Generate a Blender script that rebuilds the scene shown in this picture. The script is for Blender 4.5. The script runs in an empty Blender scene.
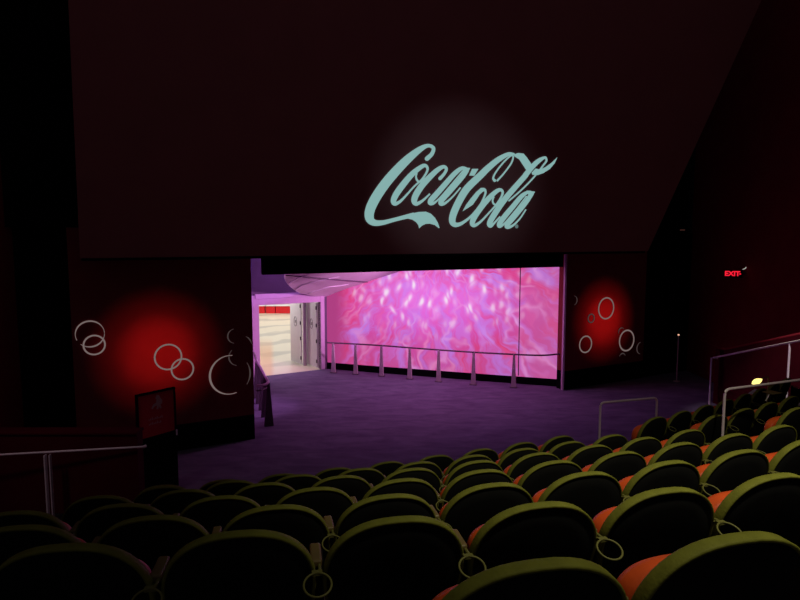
import bpy, math, random
from mathutils import Vector, Matrix
random.seed(4)
C = bpy.context.scene.collection
PI = math.pi
CZ = 4.35
F = 601.0
TH = math.atan(58/601.0)
FW = Vector((0, math.cos(TH), -math.sin(TH))); UP = Vector((0, math.sin(TH), math.cos(TH))); RT = Vector((1, 0, 0))
CAM = Vector((0, 0, CZ))

# ---------------------------------------------------------------- survey helpers (photo -> place)
def ray(px, py): return FW + RT*((px-400)/F) + UP*((300-py)/F)
def on_z(px, py, z=0.0):
    d = ray(px, py); t = (z-CZ)/d.z; return CAM+d*t
def on_plane(px, py, p, n):
    d = ray(px, py); t = (p-CAM).dot(n)/d.dot(n); return CAM+d*t
def at_y(px, py, Y):
    d = ray(px, py); return CAM+d*(Y/d.y)

# ---------------------------------------------------------------- materials
def mat(name, col, rough=.7, metal=0.0, spec=.3, bump=0, bscale=60, var=0, vscale=8, coat=0):
    m = bpy.data.materials.new(name); m.use_nodes = True
    nt = m.node_tree; b = nt.nodes['Principled BSDF']
    b.inputs['Base Color'].default_value = (*col, 1)
    b.inputs['Roughness'].default_value = rough; b.inputs['Metallic'].default_value = metal
    b.inputs['Specular IOR Level'].default_value = spec
    tc = nt.nodes.new('ShaderNodeTexCoord')
    if var:
        n = nt.nodes.new('ShaderNodeTexNoise'); n.inputs['Scale'].default_value = vscale; n.inputs['Detail'].default_value = 5
        nt.links.new(tc.outputs['Object'], n.inputs['Vector'])
        r = nt.nodes.new('ShaderNodeValToRGB')
        r.color_ramp.elements[0].position = .3; r.color_ramp.elements[1].position = .7
        r.color_ramp.elements[0].color = (*[c*(1-var) for c in col], 1)
        r.color_ramp.elements[1].color = (*[min(1, c*(1+var)) for c in col], 1)
        nt.links.new(n.outputs['Fac'], r.inputs['Fac']); nt.links.new(r.outputs['Color'], b.inputs['Base Color'])
    if bump:
        n = nt.nodes.new('ShaderNodeTexNoise'); n.inputs['Scale'].default_value = bscale; n.inputs['Detail'].default_value = 3
        nt.links.new(tc.outputs['Object'], n.inputs['Vector'])
        bp = nt.nodes.new('ShaderNodeBump'); bp.inputs['Strength'].default_value = bump; bp.inputs['Distance'].default_value = .01
        nt.links.new(n.outputs['Fac'], bp.inputs['Height']); nt.links.new(bp.outputs['Normal'], b.inputs['Normal'])
    return m
def emat(name, col, s=1.0):
    m = bpy.data.materials.new(name); m.use_nodes = True; nt = m.node_tree
    nt.nodes.remove(nt.nodes['Principled BSDF'])
    e = nt.nodes.new('ShaderNodeEmission'); e.inputs['Color'].default_value = (*col, 1); e.inputs['Strength'].default_value = s
    nt.links.new(e.outputs[0], nt.nodes['Material Output'].inputs['Surface']); return m

M = {}
M['black'] = mat('black_shell', (.008, .008, .009), .8, spec=.08, var=.2, vscale=3)
M['matte'] = mat('matte_black', (.006, .006, .008), .95, spec=.02, var=.2, vscale=2)
M['olive'] = mat('olive_vinyl', (.17, .175, .028), .62, spec=.12, bump=.15, bscale=90, var=.15, vscale=14)
M['orange'] = mat('orange_vinyl', (.58, .075, .016), .5, spec=.2, bump=.3, bscale=14, var=.2, vscale=7)
M['arm'] = mat('brown_arm', (.16, .11, .045), .42, spec=.3, var=.1, vscale=10)
M['holder'] = mat('olive_plastic', (.13, .125, .035), .5, spec=.3, var=.1)
M['screen'] = mat('screen_cloth', (.36, .11, .125), .95, spec=.02, var=.05, vscale=1.5)
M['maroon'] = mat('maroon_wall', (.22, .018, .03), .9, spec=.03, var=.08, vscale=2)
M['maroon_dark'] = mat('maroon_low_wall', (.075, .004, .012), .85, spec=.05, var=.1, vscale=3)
M['panel'] = mat('panel_maroon', (.30, .055, .06), .85, spec=.04, var=.06, vscale=3)
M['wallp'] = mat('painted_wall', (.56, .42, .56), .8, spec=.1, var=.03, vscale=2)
M['wall_dim'] = mat('dimmed_painted_wall', (.14, .09, .15), .85, spec=.1, var=.04, vscale=2)  # base colour darkened in place of the weaker light above the door
M['frame'] = mat('door_frame_paint', (.60, .42, .60), .5, spec=.2, var=.03)
M['white'] = mat('white_paint', (.86, .84, .84), .5, spec=.2, var=.02)
M['ceil'] = mat('ceiling_panel', (.85, .75, .80), .7, spec=.15, var=.03)
M['seam'] = mat('bright_seam', (.9, .85, .9), .5)
M['dseam'] = mat('dark_seam', (.08, .05, .08), .8)
M['metal'] = mat('satin_steel', (.84, .70, .84), .45, metal=.1, spec=.5, var=.05)
M['bright'] = mat('polished_rail', (.95, .90, .88), .3, metal=.1, spec=.6, var=.02)
M['postm'] = mat('grey_post', (.62, .52, .58), .55, metal=.2, spec=.3, var=.05)
M['rail'] = mat('dark_handrail', (.16, .10, .15), .4, spec=.4, var=.05)
M['purple_rail'] = mat('painted_rail', (.55, .35, .55), .5, spec=.3, var=.05)
M['darkpost'] = mat('dark_post', (.10, .07, .10), .6, spec=.2, var=.1)
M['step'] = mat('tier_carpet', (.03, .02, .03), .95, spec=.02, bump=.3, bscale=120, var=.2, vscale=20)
M['poster'] = mat('dark_red_poster', (.62, .035, .06), .6, spec=.1, var=.05)
M['inkm'] = mat('pale_ink', (.62, .35, .36), .7)
M['badge'] = mat('grey_badge', (.25, .22, .24), .6)
M['red'] = mat('red_panel', (.75, .02, .03), .5, var=.05)
M['hinge'] = mat('dark_hinge', (.03, .025, .03), .5)
M['exit_red'] = emat('exit_letters', (1.0, .015, .04), 1.0)
M['lamp_white'] = emat('lamp_face', (.9, .75, .7), .45)
M['dim'] = emat('dim_lens', (.5, .18, .14), .07)
M['dot'] = emat('tiny_lamp', (1, .55, .35), .9)
M['yellow'] = emat('yellow_lamp', (1, .78, .22), 1.6)
M['logo'] = emat('projected_letters', (.235, .43, .415), 1.0)
M['logo2'] = emat('projected_mark', (.10, .16, .16), 1.0)
M['ring'] = emat('projected_ring', (.17, .13, .125), 1.0)
M['ring_dim'] = emat('projected_ring_dim', (.05, .037, .037), 1.0)

# carpet: purple, mottled
def carpet():
    m = bpy.data.materials.new('purple_carpet'); m.use_nodes = True; nt = m.node_tree; b = nt.nodes['Principled BSDF']
    b.inputs['Roughness'].default_value = .95; b.inputs['Specular IOR Level'].default_value = .03
    tc = nt.nodes.new('ShaderNodeTexCoord')
    mp = nt.nodes.new('ShaderNodeMapping'); mp.inputs['Scale'].default_value = (.9, 2.2, 1); mp.inputs['Rotation'].default_value = (0, 0, -.35)
    nt.links.new(tc.outputs['Object'], mp.inputs['Vector'])
    n1 = nt.nodes.new('ShaderNodeTexNoise'); n1.inputs['Scale'].default_value = 1.5; n1.inputs['Detail'].default_value = 7; n1.inputs['Roughness'].default_value = .65; n1.inputs['Distortion'].default_value = .6
    nt.links.new(mp.outputs[0], n1.inputs['Vector'])
    r = nt.nodes.new('ShaderNodeValToRGB'); r.color_ramp.elements[0].position = .3; r.color_ramp.elements[1].position = .72
    r.color_ramp.elements[0].color = (.115, .085, .17, 1); r.color_ramp.elements[1].color = (.21, .175, .29, 1)
    nt.links.new(n1.outputs['Fac'], r.inputs['Fac'])
    n2 = nt.nodes.new('ShaderNodeTexNoise'); n2.inputs['Scale'].default_value = 60; n2.inputs['Detail'].default_value = 2
    nt.links.new(tc.outputs['Object'], n2.inputs['Vector'])
    bp = nt.nodes.new('ShaderNodeBump'); bp.inputs['Strength'].default_value = .4; bp.inputs['Distance'].default_value = .01
    nt.links.new(n2.outputs['Fac'], bp.inputs['Height']); nt.links.new(bp.outputs['Normal'], b.inputs['Normal'])
    nt.links.new(r.outputs[0], b.inputs['Base Color']); return m
M['carpet'] = carpet()

def N(nt, t, **kw):
    n = nt.nodes.new(t)
    for k, v in kw.items(): setattr(n, k, v)
    return n
def math_(nt, op, a, b=None, c=None, clamp=False):
    n = nt.nodes.new('ShaderNodeMath'); n.operation = op; n.use_clamp = clamp
    for i, v in enumerate((a, b, c)):
        if v is None: continue
        if isinstance(v, (int, float)): n.inputs[i].default_value = v
        else: nt.links.new(v, n.inputs[i])
    return n.outputs[0]
def mixc(nt, fac, a, b, bt='MIX'):
    n = nt.nodes.new('ShaderNodeMix'); n.data_type = 'RGBA'; n.blend_type = bt; n.clamp_factor = True
    def setin(i, v):
        if isinstance(v, tuple): n.inputs[i].default_value = (*v, 1)
        elif isinstance(v, (int, float)): n.inputs[i].default_value = v
        else: nt.links.new(v, n.inputs[i])
    setin(0, fac); setin(6, a); setin(7, b)
    return n.outputs[2]
def comb(nt, x, y, z=0.0):
    n = nt.nodes.new('ShaderNodeCombineXYZ')
    for i, v in enumerate((x, y, z)):
        if isinstance(v, (int, float)): n.inputs[i].default_value = v
        else: nt.links.new(v, n.inputs[i])
    return n.outputs[0]
def ss(nt, v, a, b):
    n = nt.nodes.new('ShaderNodeMapRange'); n.interpolation_type = 'SMOOTHSTEP'
    nt.links.new(v, n.inputs[0]); n.inputs[1].default_value = a; n.inputs[2].default_value = b
    return n.outputs[0]

def mural_mat():
    m = bpy.data.materials.new('projected_mural'); m.use_nodes = True; nt = m.node_tree
    nt.nodes.remove(nt.nodes['Principled BSDF'])
    tc = N(nt, 'ShaderNodeTexCoord'); sp = N(nt, 'ShaderNodeSeparateXYZ'); nt.links.new(tc.outputs['Object'], sp.inputs[0])
    X, Z = sp.outputs['X'], sp.outputs['Z']
    # warp
    wn = N(nt, 'ShaderNodeTexNoise'); wn.inputs['Scale'].default_value = 1.3; wn.inputs['Detail'].default_value = 2
    nt.links.new(comb(nt, X, Z), wn.inputs['Vector'])
    sw = N(nt, 'ShaderNodeSeparateColor'); nt.links.new(wn.outputs['Color'], sw.inputs[0])
    Xw = math_(nt, 'ADD', X, math_(nt, 'MULTIPLY', math_(nt, 'SUBTRACT', sw.outputs[0], .5), 1.1))
    Zw = math_(nt, 'ADD', Z, math_(nt, 'MULTIPLY', math_(nt, 'SUBTRACT', sw.outputs[1], .5), 1.1))
    # polar about a point above the middle of the wall
    dx = math_(nt, 'SUBTRACT', Xw, .9); dz = math_(nt, 'SUBTRACT', 4.6, Zw)
    ang = math_(nt, 'ARCTAN2', dx, dz)
    rad = math_(nt, 'SQRT', math_(nt, 'ADD', math_(nt, 'MULTIPLY', dx, dx), math_(nt, 'MULTIPLY', dz, dz)))
    lr = math_(nt, 'LOGARITHM', rad, 2.718)
    # streaks
    sn = N(nt, 'ShaderNodeTexNoise'); sn.inputs['Scale'].default_value = 1.0; sn.inputs['Detail'].default_value = 4; sn.inputs['Roughness'].default_value = .6
    nt.links.new(comb(nt, math_(nt, 'MULTIPLY', ang, 7.0), math_(nt, 'MULTIPLY', lr, 2.6)), sn.inputs['Vector'])
    streak = ss(nt, sn.outputs['Fac'], .46, .66)
    sn2 = N(nt, 'ShaderNodeTexNoise'); sn2.inputs['Scale'].default_value = 1.0; sn2.inputs['Detail'].default_value = 3
    nt.links.new(comb(nt, math_(nt, 'MULTIPLY', ang, 4.0), math_(nt, 'MULTIPLY', lr, 3.0), 7.3), sn2.inputs['Vector'])
    redp = ss(nt, sn2.outputs['Fac'], .5, .68)
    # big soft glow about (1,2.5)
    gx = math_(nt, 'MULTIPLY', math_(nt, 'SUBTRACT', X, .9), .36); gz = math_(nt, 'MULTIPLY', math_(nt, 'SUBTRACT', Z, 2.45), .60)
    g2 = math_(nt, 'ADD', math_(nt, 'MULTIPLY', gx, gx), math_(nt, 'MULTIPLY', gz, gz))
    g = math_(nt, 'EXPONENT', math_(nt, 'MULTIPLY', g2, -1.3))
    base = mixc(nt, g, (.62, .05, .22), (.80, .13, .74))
    base = mixc(nt, math_(nt, 'MULTIPLY', redp, math_(nt, 'SUBTRACT', .85, math_(nt, 'MULTIPLY', g, .55))), base, (.80, .03, .10))
    base = mixc(nt, math_(nt, 'MULTIPLY', streak, .72), base, (.50, .25, .95))
    vn = N(nt, 'ShaderNodeTexNoise'); vn.inputs['Scale'].default_value = 1.0; vn.inputs['Detail'].default_value = 3
    nt.links.new(comb(nt, math_(nt, 'MULTIPLY', ang, 17.0), math_(nt, 'MULTIPLY', lr, 2.0), 3.1), vn.inputs['Vector'])
    base = mixc(nt, math_(nt, 'MULTIPLY', ss(nt, vn.outputs['Fac'], .50, .66), .5), base, (.62, .22, .86))
    base = mixc(nt, math_(nt, 'MULTIPLY', ss(nt, vn.outputs['Fac'], .46, .34), .4), base, (.92, .12, .36))
    # left side of the picture is redder
    lf = math_(nt, 'MULTIPLY', ss(nt, X, -.4, -2.0), ss(nt, Z, 1.2, 2.6)); base = mixc(nt, math_(nt, 'MULTIPLY', lf, .6), base, (.86, .03, .13))
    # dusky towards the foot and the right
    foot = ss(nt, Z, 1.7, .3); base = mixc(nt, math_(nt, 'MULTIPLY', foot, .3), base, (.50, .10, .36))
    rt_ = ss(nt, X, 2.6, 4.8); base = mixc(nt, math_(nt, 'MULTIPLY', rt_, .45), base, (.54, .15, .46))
    tp_ = math_(nt, 'MULTIPLY', ss(nt, Z, 2.7, 3.5), ss(nt, sn.outputs['Fac'], .55, .40)); base = mixc(nt, math_(nt, 'MULTIPLY', tp_, .6), base, (.82, .03, .16))
    # caustic lines
    vo = N(nt, 'ShaderNodeTexVoronoi'); vo.feature = 'DISTANCE_TO_EDGE'; vo.inputs['Scale'].default_value = 1.0
    nt.links.new(comb(nt, math_(nt, 'MULTIPLY', ang, 4.6), math_(nt, 'MULTIPLY', lr, 2.2), 1.7), vo.inputs['Vector'])
    line = math_(nt, 'MULTIPLY', math_(nt, 'POWER', ss(nt, vo.outputs['Distance'], .12, .0), 1.6), ss(nt, sn2.outputs['Fac'], .62, .40))
    base = mixc(nt, math_(nt, 'MULTIPLY', line, .38), base, (.95, .42, .80))
    # seed-shaped bright drops, strongest in the upper middle
    v2 = N(nt, 'ShaderNodeTexVoronoi'); v2.feature = 'F1'; v2.inputs['Scale'].default_value = 1.0; v2.inputs['Randomness'].default_value = .85
    nt.links.new(comb(nt, math_(nt, 'MULTIPLY', math_(nt, 'ADD', X, math_(nt, 'MULTIPLY', math_(nt, 'SUBTRACT', sw.outputs[1], .5), .5)), 3.7), math_(nt, 'MULTIPLY', Z, 1.9), .4), v2.inputs['Vector'])
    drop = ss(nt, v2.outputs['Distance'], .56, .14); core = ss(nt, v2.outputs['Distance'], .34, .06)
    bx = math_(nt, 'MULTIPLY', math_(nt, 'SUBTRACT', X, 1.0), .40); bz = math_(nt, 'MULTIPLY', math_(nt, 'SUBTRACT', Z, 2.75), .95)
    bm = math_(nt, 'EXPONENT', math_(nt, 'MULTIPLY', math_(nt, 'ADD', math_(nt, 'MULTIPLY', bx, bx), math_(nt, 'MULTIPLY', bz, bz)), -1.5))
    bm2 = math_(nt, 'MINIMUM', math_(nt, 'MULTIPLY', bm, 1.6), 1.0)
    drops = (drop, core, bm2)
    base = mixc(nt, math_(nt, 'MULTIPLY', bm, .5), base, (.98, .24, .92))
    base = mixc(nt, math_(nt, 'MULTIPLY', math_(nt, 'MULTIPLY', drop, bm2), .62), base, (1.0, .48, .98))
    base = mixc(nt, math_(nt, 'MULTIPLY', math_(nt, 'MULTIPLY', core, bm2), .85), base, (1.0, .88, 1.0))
    # far-left fade into the plain wall
    fl = ss(nt, X, -2.25, -1.6); base = mixc(nt, fl, (.46, .055, .24), base)
    e = N(nt, 'ShaderNodeEmission'); e.inputs['Strength'].default_value = .92
    nt.links.new(base, e.inputs['Color']); nt.links.new(e.outputs[0], nt.nodes['Material Output'].inputs['Surface'])
    return m
M['mural'] = mural_mat()

def lobby_floor_mat():
    m = bpy.data.materials.new('lobby_stone_floor'); m.use_nodes = True; nt = m.node_tree; b = nt.nodes['Principled BSDF']
    b.inputs['Roughness'].default_value = .35; b.inputs['Specular IOR Level'].default_value = .3
    tc = N(nt, 'ShaderNodeTexCoord'); sp = N(nt, 'ShaderNodeSeparateXYZ'); nt.links.new(tc.outputs['Object'], sp.inputs[0])
    X, Y = sp.outputs['X'], sp.outputs['Y']
    n = N(nt, 'ShaderNodeTexNoise'); n.inputs['Scale'].default_value = .45; n.inputs['Detail'].default_value = 2
    nt.links.new(comb(nt, X, math_(nt, 'MULTIPLY', Y, .6)), n.inputs['Vector'])
    ph = math_(nt, 'ADD', math_(nt, 'ADD', math_(nt, 'MULTIPLY', Y, 2.3), math_(nt, 'MULTIPLY', X, -1.2)), math_(nt, 'MULTIPLY', n.outputs['Fac'], 9.0))
    w = math_(nt, 'SINE', ph)
    band = ss(nt, w, .35, .95)
    c = mixc(nt, math_(nt, 'MULTIPLY', band, .55), (.78, .70, .54), (.36, .33, .29))
    n2 = N(nt, 'ShaderNodeTexNoise'); n2.inputs['Scale'].default_value = .7; nt.links.new(comb(nt, X, Y, 3.0), n2.inputs['Vector'])
    edge = math_(nt, 'ADD', X, math_(nt, 'MULTIPLY', Y, .212))      # orange reflection on the left, painted into the floor colour
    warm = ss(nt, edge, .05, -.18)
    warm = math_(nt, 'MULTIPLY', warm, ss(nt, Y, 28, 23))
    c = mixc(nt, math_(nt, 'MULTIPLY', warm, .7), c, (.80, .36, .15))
    nt.links.new(c, b.inputs['Base Color']); return m
M['lobby'] = lobby_floor_mat()

# ---------------------------------------------------------------- mesh builder
class MB:
    def __init__(s): s.v = []; s.f = []; s.sm = []
    def add(s, vs, fs, smooth=False):
        o = len(s.v); s.v += [tuple(p) for p in vs]; s.f += [tuple(i+o for i in f) for f in fs]; s.sm += [smooth]*len(fs); return s
    def box(s, c, d, rz=0):
        hx, hy, hz = d[0]/2, d[1]/2, d[2]/2; co, si = math.cos(rz), math.sin(rz); vs = []
        for z in (-hz, hz):
            for x, y in ((-hx, -hy), (hx, -hy), (hx, hy), (-hx, hy)):
                vs.append((c[0]+x*co-y*si, c[1]+x*si+y*co, c[2]+z))
        return s.add(vs, [(3, 2, 1, 0), (4, 5, 6, 7), (0, 1, 5, 4), (1, 2, 6, 5), (2, 3, 7, 6), (3, 0, 4, 7)])
    def prism(s, pts, d):          # pts: planar loop (world), d: extrusion vector
        n = len(pts); d = Vector(d); vs = [Vector(p) for p in pts]+[Vector(p)+d for p in pts]
        return s.add(vs, [tuple(range(n-1, -1, -1)), tuple(range(n, 2*n))]+[(i, (i+1) % n, (i+1) % n+n, i+n) for i in range(n)])
    def wall(s, a, b, z0, z1, t):  # slab from a to b (xy), thickness t to the left of a->b
        a = Vector((a[0], a[1], 0)); b = Vector((b[0], b[1], 0)); d = (b-a).normalized(); n = Vector((-d.y, d.x, 0))*t
        return s.prism([(p.x, p.y, z0) for p in (a, b, b+n, a+n)], (0, 0, z1-z0))
    def tube(s, pts, r, seg=10, closed=False, rr=None):
        pts = [Vector(p) for p in pts]; n = len(pts); rings = []; vs = []
        for i, p in enumerate(pts):
            if closed: t = pts[(i+1) % n]-pts[i-1]
            else: t = pts[min(i+1, n-1)]-pts[max(i-1, 0)]
            t.normalize(); a = Vector((0, 0, 1)) if abs(t.z) < .9 else Vector((1, 0, 0))
            u = t.cross(a).normalized(); w = u.cross(t).normalized(); R = rr[i] if rr else r
            for k in range(seg): vs.append(p+(u*math.cos(2*PI*k/seg)+w*math.sin(2*PI*k/seg))*R)
        fs = []
        for i in range(n if closed else n-1):
            j = (i+1) % n
            for k in range(seg): fs.append((i*seg+k, i*seg+(k+1) % seg, j*seg+(k+1) % seg, j*seg+k))
        s.add(vs, fs, True)
        if not closed: s.add(vs[:seg], [tuple(range(seg-1, -1, -1))]); s.add(vs[-seg:], [tuple(range(seg))])
        return s
    def build(s, name, m, parent=None, loc=None):
        me = bpy.data.meshes.new(name); me.from_pydata(s.v, [], s.f); me.materials.append(m)
        for p, q in zip(me.polygons, s.sm): p.use_smooth = q
        import bmesh
        bm = bmesh.new(); bm.from_mesh(me); bmesh.ops.recalc_face_normals(bm, faces=bm.faces); bm.to_mesh(me); bm.free()
        o = bpy.data.objects.new(name, me); C.objects.link(o)
        if parent: o.parent = parent
        if loc: o.location = loc
        return o
def empty(name, label, cat, loc=(0, 0, 0), rz=0, group=None):
    o = bpy.data.objects.new(name, None); C.objects.link(o); o.location = loc; o.rotation_euler.z = rz; o.empty_display_size = .1
    o['label'] = label; o['category'] = cat
    if group: o['group'] = group
    return o
def tag(o, label, cat, group=None):
    o['label'] = label; o['category'] = cat
    if group: o['group'] = group
    return o
def struct(o): o['kind'] = 'structure'; return o
def bev(o, w, seg=2):
    b = o.modifiers.new('bevel', 'BEVEL'); b.width = w; b.segments = seg; b.limit_method = 'ANGLE'; return o
def local(o_empty, p):   # world point -> local of an unrotated/rotated empty
    v = Vector(p)-o_empty.location; c, s_ = math.cos(-o_empty.rotation_euler.z), math.sin(-o_empty.rotation_euler.z)
    return Vector((v.x*c-v.y*s_, v.x*s_+v.y*c, v.z))

# ---------------------------------------------------------------- setting
RX = 9.75; LX = -7.25
def fw_y(X): return 17.4+(X-4.84)*.5475          # line of the front wall
FD = Vector((1, .5475, 0)).normalized(); FN = Vector((FD.y, -FD.x, 0))    # FN faces the seats
struct(MB().prism([(-9, -3, -.2), (12, -3, -.2), (12, 21.6, -.2), (4.9, 18.1, -.2), (1.27, 19.2, -.2), (-2.5, 20.42, -.2), (-4.78, 19.05, -.2), (-9, 12, -.2)], (0, 0, .2)).build('floor', M['carpet']))
struct(MB().wall((RX, -3), (RX, 20.2), 0, 14, -.2).build('wall_right', M['maroon']))
struct(MB().wall((LX, -3), (LX, 11.3), 0, 14, .2).build('wall_left', M['maroon']))
# black front wall above the opening, and black returns either side
struct(MB().wall((-7.4, fw_y(-7.4)+.32), (RX+.2, fw_y(RX+.2)+.32), 4.62, 14, .15).build('wall_front', M['matte']))
struct(MB().wall((7.78, fw_y(7.78)+.05), (RX+.1, fw_y(RX+.1)+.05), 0, 4.62, .2).build('wall_front_right', M['matte']))
struct(MB().wall((-7.45, 11.45), (-6.15, 11.55), 0, 12, .15).build('wall_front_left', M['matte']))
# right wall trim line and a trim below
struct(MB().box((RX-.02, 17.9, 1.14), (.04, 4.6, .035)).build('trim_1', M['maroon']))

# front wall bays with their dark plinths
def bay(x0, x1, nm):
    a = Vector((x0, fw_y(x0), 0)); b = Vector((x1, fw_y(x1), 0))
    struct(MB().wall(a, b, .56, 4.62, .32).build(nm, M['panel']))
    struct(MB().wall(a-FN*.04*0-FN*.0, b, 0, .56, .32).build(nm.replace('wall', 'baseboard'), M['matte']))
bay(-6.25, -3.22, 'wall_bay_left'); bay(4.84, 7.8, 'wall_bay_right')
# purple jamb strip at the right end of the opening
struct(MB().box((4.80, 17.64, 2.3), (.05, .56, 4.6)).build('trim_2', M['wallp']))
# recess
struct(MB().wall((-3.30, 13.3), (-4.82, 19.1), 0, 4.7, .12).build('wall_recess_left', M['wallp']))
DW0 = Vector((-4.78, 19.05, 0)); DW1 = Vector((-2.5, 20.42, 0)); DD = (DW1-DW0).normalized(); DNn = Vector((-DD.y, DD.x, 0))
def dpt(px):                                     # point of the door wall plan under a pixel column
    k = (px-400)/F*math.cos(TH)                  # X/Y at the horizon, good enough on the floor line
    q = on_z(px, 375, 0); r = Vector((q.x, q.y, 0)); d = r.normalized()
    t = (DW0.x*DD.y-DW0.y*DD.x)/(d.x*DD.y-d.y*DD.x); return d*t
dl, dr = dpt(260), dpt(321)
HZ = 2.33
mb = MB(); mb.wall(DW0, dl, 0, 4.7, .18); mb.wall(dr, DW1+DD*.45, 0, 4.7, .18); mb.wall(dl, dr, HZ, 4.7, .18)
struct(mb.build('wall_recess_door', M['wall_dim']))
struct(MB().prism([(-5.2, 12.4, 4.66), (5.4, 17.9, 4.66), (5.2, 18.6, 4.66), (-2.5, 20.9, 4.66), (-5.4, 19.2, 4.66)], (0, 0, .1)).build('ceiling', M['wall_dim']))
# mural wall
MUR = [(-2.5, 20.42), (-.6, 19.72), (1.27, 19.07), (3.1, 18.42), (5.1, 17.76)]
def smooth_poly(P, n=8):
    out = []
    for i in range(len(P)-1):
        p0, p1, p2, p3 = [Vector(P[max(0, min(len(P)-1, k))]) for k in (i-1, i, i+1, i+2)]
        for k in range(n):
            t = k/n; out.append(.5*((2*p1)+(p2-p0)*t+(2*p0-5*p1+4*p2-p3)*t*t+(3*p1-p0-3*p2+p3)*t**3))
    out.append(Vector(P[-1])); return out
MC = smooth_poly(MUR, 6)
def curtain(curve, z0, z1, t):
    mb = MB(); n = len(curve); vs = []
    for i, p in enumerate(curve):
        d = (curve[min(i+1, n-1)]-curve[max(i-1, 0)]).normalized(); q = p+Vector((-d.y, d.x))*t
        vs += [(p.x, p.y, z0), (p.x, p.y, z1), (q.x, q.y, z1), (q.x, q.y, z0)]
    fs = []
    for i in range(n-1):
        for k in range(4): fs.append((i*4+k, i*4+(k+1) % 4, (i+1)*4+(k+1) % 4, (i+1)*4+k))
    fs += [(3, 2, 1, 0), tuple((n-1)*4+k for k in range(4))]
    return mb.add(vs, fs)
struct(curtain([p+Vector((.02, .06)) for p in MC], 0, 4.66, .15).build('wall_recess_back', M['wallp']))
k0 = min(range(len(MC)), key=lambda i: abs(MC[i].x+2.6))
MM = [p for p in MC[k0:] if p.x < 4.7]; nx_ = next(p for p in MC if p.x >= 4.7)
MM.append(MM[-1]+(nx_-MM[-1])*((4.82-MM[-1].x)/(nx_.x-MM[-1].x)))
mural = tag(curtain(MM, .20, 4.5, .05).build('mural_screen', M['mural']), 'tall glowing pink and violet projected mural filling the back of the alcove', 'projection mural')
struct(curtain([p+Vector((-.012, -.03)) for p in MC], 0, .22, .05).build('baseboard_back', M['matte']))
# seam of the mural
q = on_plane(519.5, 330, Vector((3.1, 18.5, 0)), Vector((.29, .957, 0)).normalized())
MB().box((q.x-.03, q.y-.10, 2.35), (.022, .05, 4.2)).build('panel_joint', M['dseam'], mural)
# black header across the opening
hd = empty('header_drape', 'black header box hanging across the top of the pink alcove', 'pelmet', (0, 0, 0))
p0 = Vector((-3.02, fw_y(-3.02)+.12, 0)); p1 = Vector((4.74, fw_y(4.74)+.12, 0))
MB().wall(p0, p1, 3.655, 4.62, .12).build('fascia', M['matte'], hd)
MB().wall(p0-Vector((0, -.01, 0)), p1-Vector((0, -.01, 0)), 3.63, 3.655, .10).build('bottom_rail', M['black'], hd)

# soffit: ruled surface between a curved free edge and the mural wall
free = [at_y(301, 293.5, 19.6), at_y(293.5, 289, 18.9), at_y(287.5, 283, 18.1), at_y(285.5, 277.5, 17.2), at_y(287.5, 271, 16.4), at_y(293, 264, 15.6), at_y(300, 256, 15.0)]
wallp = []
for px, py in ((322, 298), (334, 293.5), (347, 288.5), (361, 284), (379, 278), (404, 270.5), (440, 260)):
    q = on_z(px, 375, 0); k = q.x/q.y
    c = min(MC, key=lambda p: abs(p.x/p.y-k)); wallp.append(at_y(px, py, c.y+.0))
def crv(P, n=5):
    out = []
    for i in range(len(P)-1):
        p0, p1, p2, p3 = [P[max(0, min(len(P)-1, k))] for k in (i-1, i, i+1, i+2)]
        for k in range(n):
            t = k/n; out.append(.5*((2*p1)+(p2-p0)*t+(2*p0-5*p1+4*p2-p3)*t*t+(3*p1-p0-3*p2+p3)*t**3))
    out.append(P[-1]); return out
A_, B_ = crv(free), crv(wallp)
sof = empty('curved_soffit', 'pale curved ceiling soffit sweeping down to the lobby doorway', 'soffit', (0, 0, 0))
mb = MB(); n = len(A_); vs = []; fs = []
for a, b in zip(A_, B_): vs += [a, b, b+Vector((0, 0, .1)), a+Vector((0, 0, .1))]
for i in range(n-1):
    for k in range(4): fs.append((i*4+k, i*4+(k+1) % 4, (i+1)*4+(k+1) % 4, (i+1)*4+k))
fs += [(3, 2, 1, 0), tuple((n-1)*4+k for k in range(4))]
mb.add(vs, fs); mb.build('panel', M['ceil'], sof)
MB().tube([a+Vector((-.01, 0, .03)) for a in A_], .03, 6).build('edge_trim', M['seam'], sof)
def soff(i, t): return A_[i].lerp(B_[i], t)
for (i0, t0, i1, t1) in ((8, .0, 20, .22), (3, .0, 19, .55), (2, .35, 14, .85)):
    pts = [soff(round(i0+(i1-i0)*k/8), t0+(t1-t0)*k/8)-Vector((0, 0, .012)) for k in range(9)]
    MB().tube(pts, .014, 5).build('panel_joint', M['seam'], sof)
for i in (17,):
    MB().tube([soff(i, k/8)-Vector((0, 0, .01)) for k in range(9)], .016, 5).build('panel_joint', M['dseam'], sof)

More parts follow.
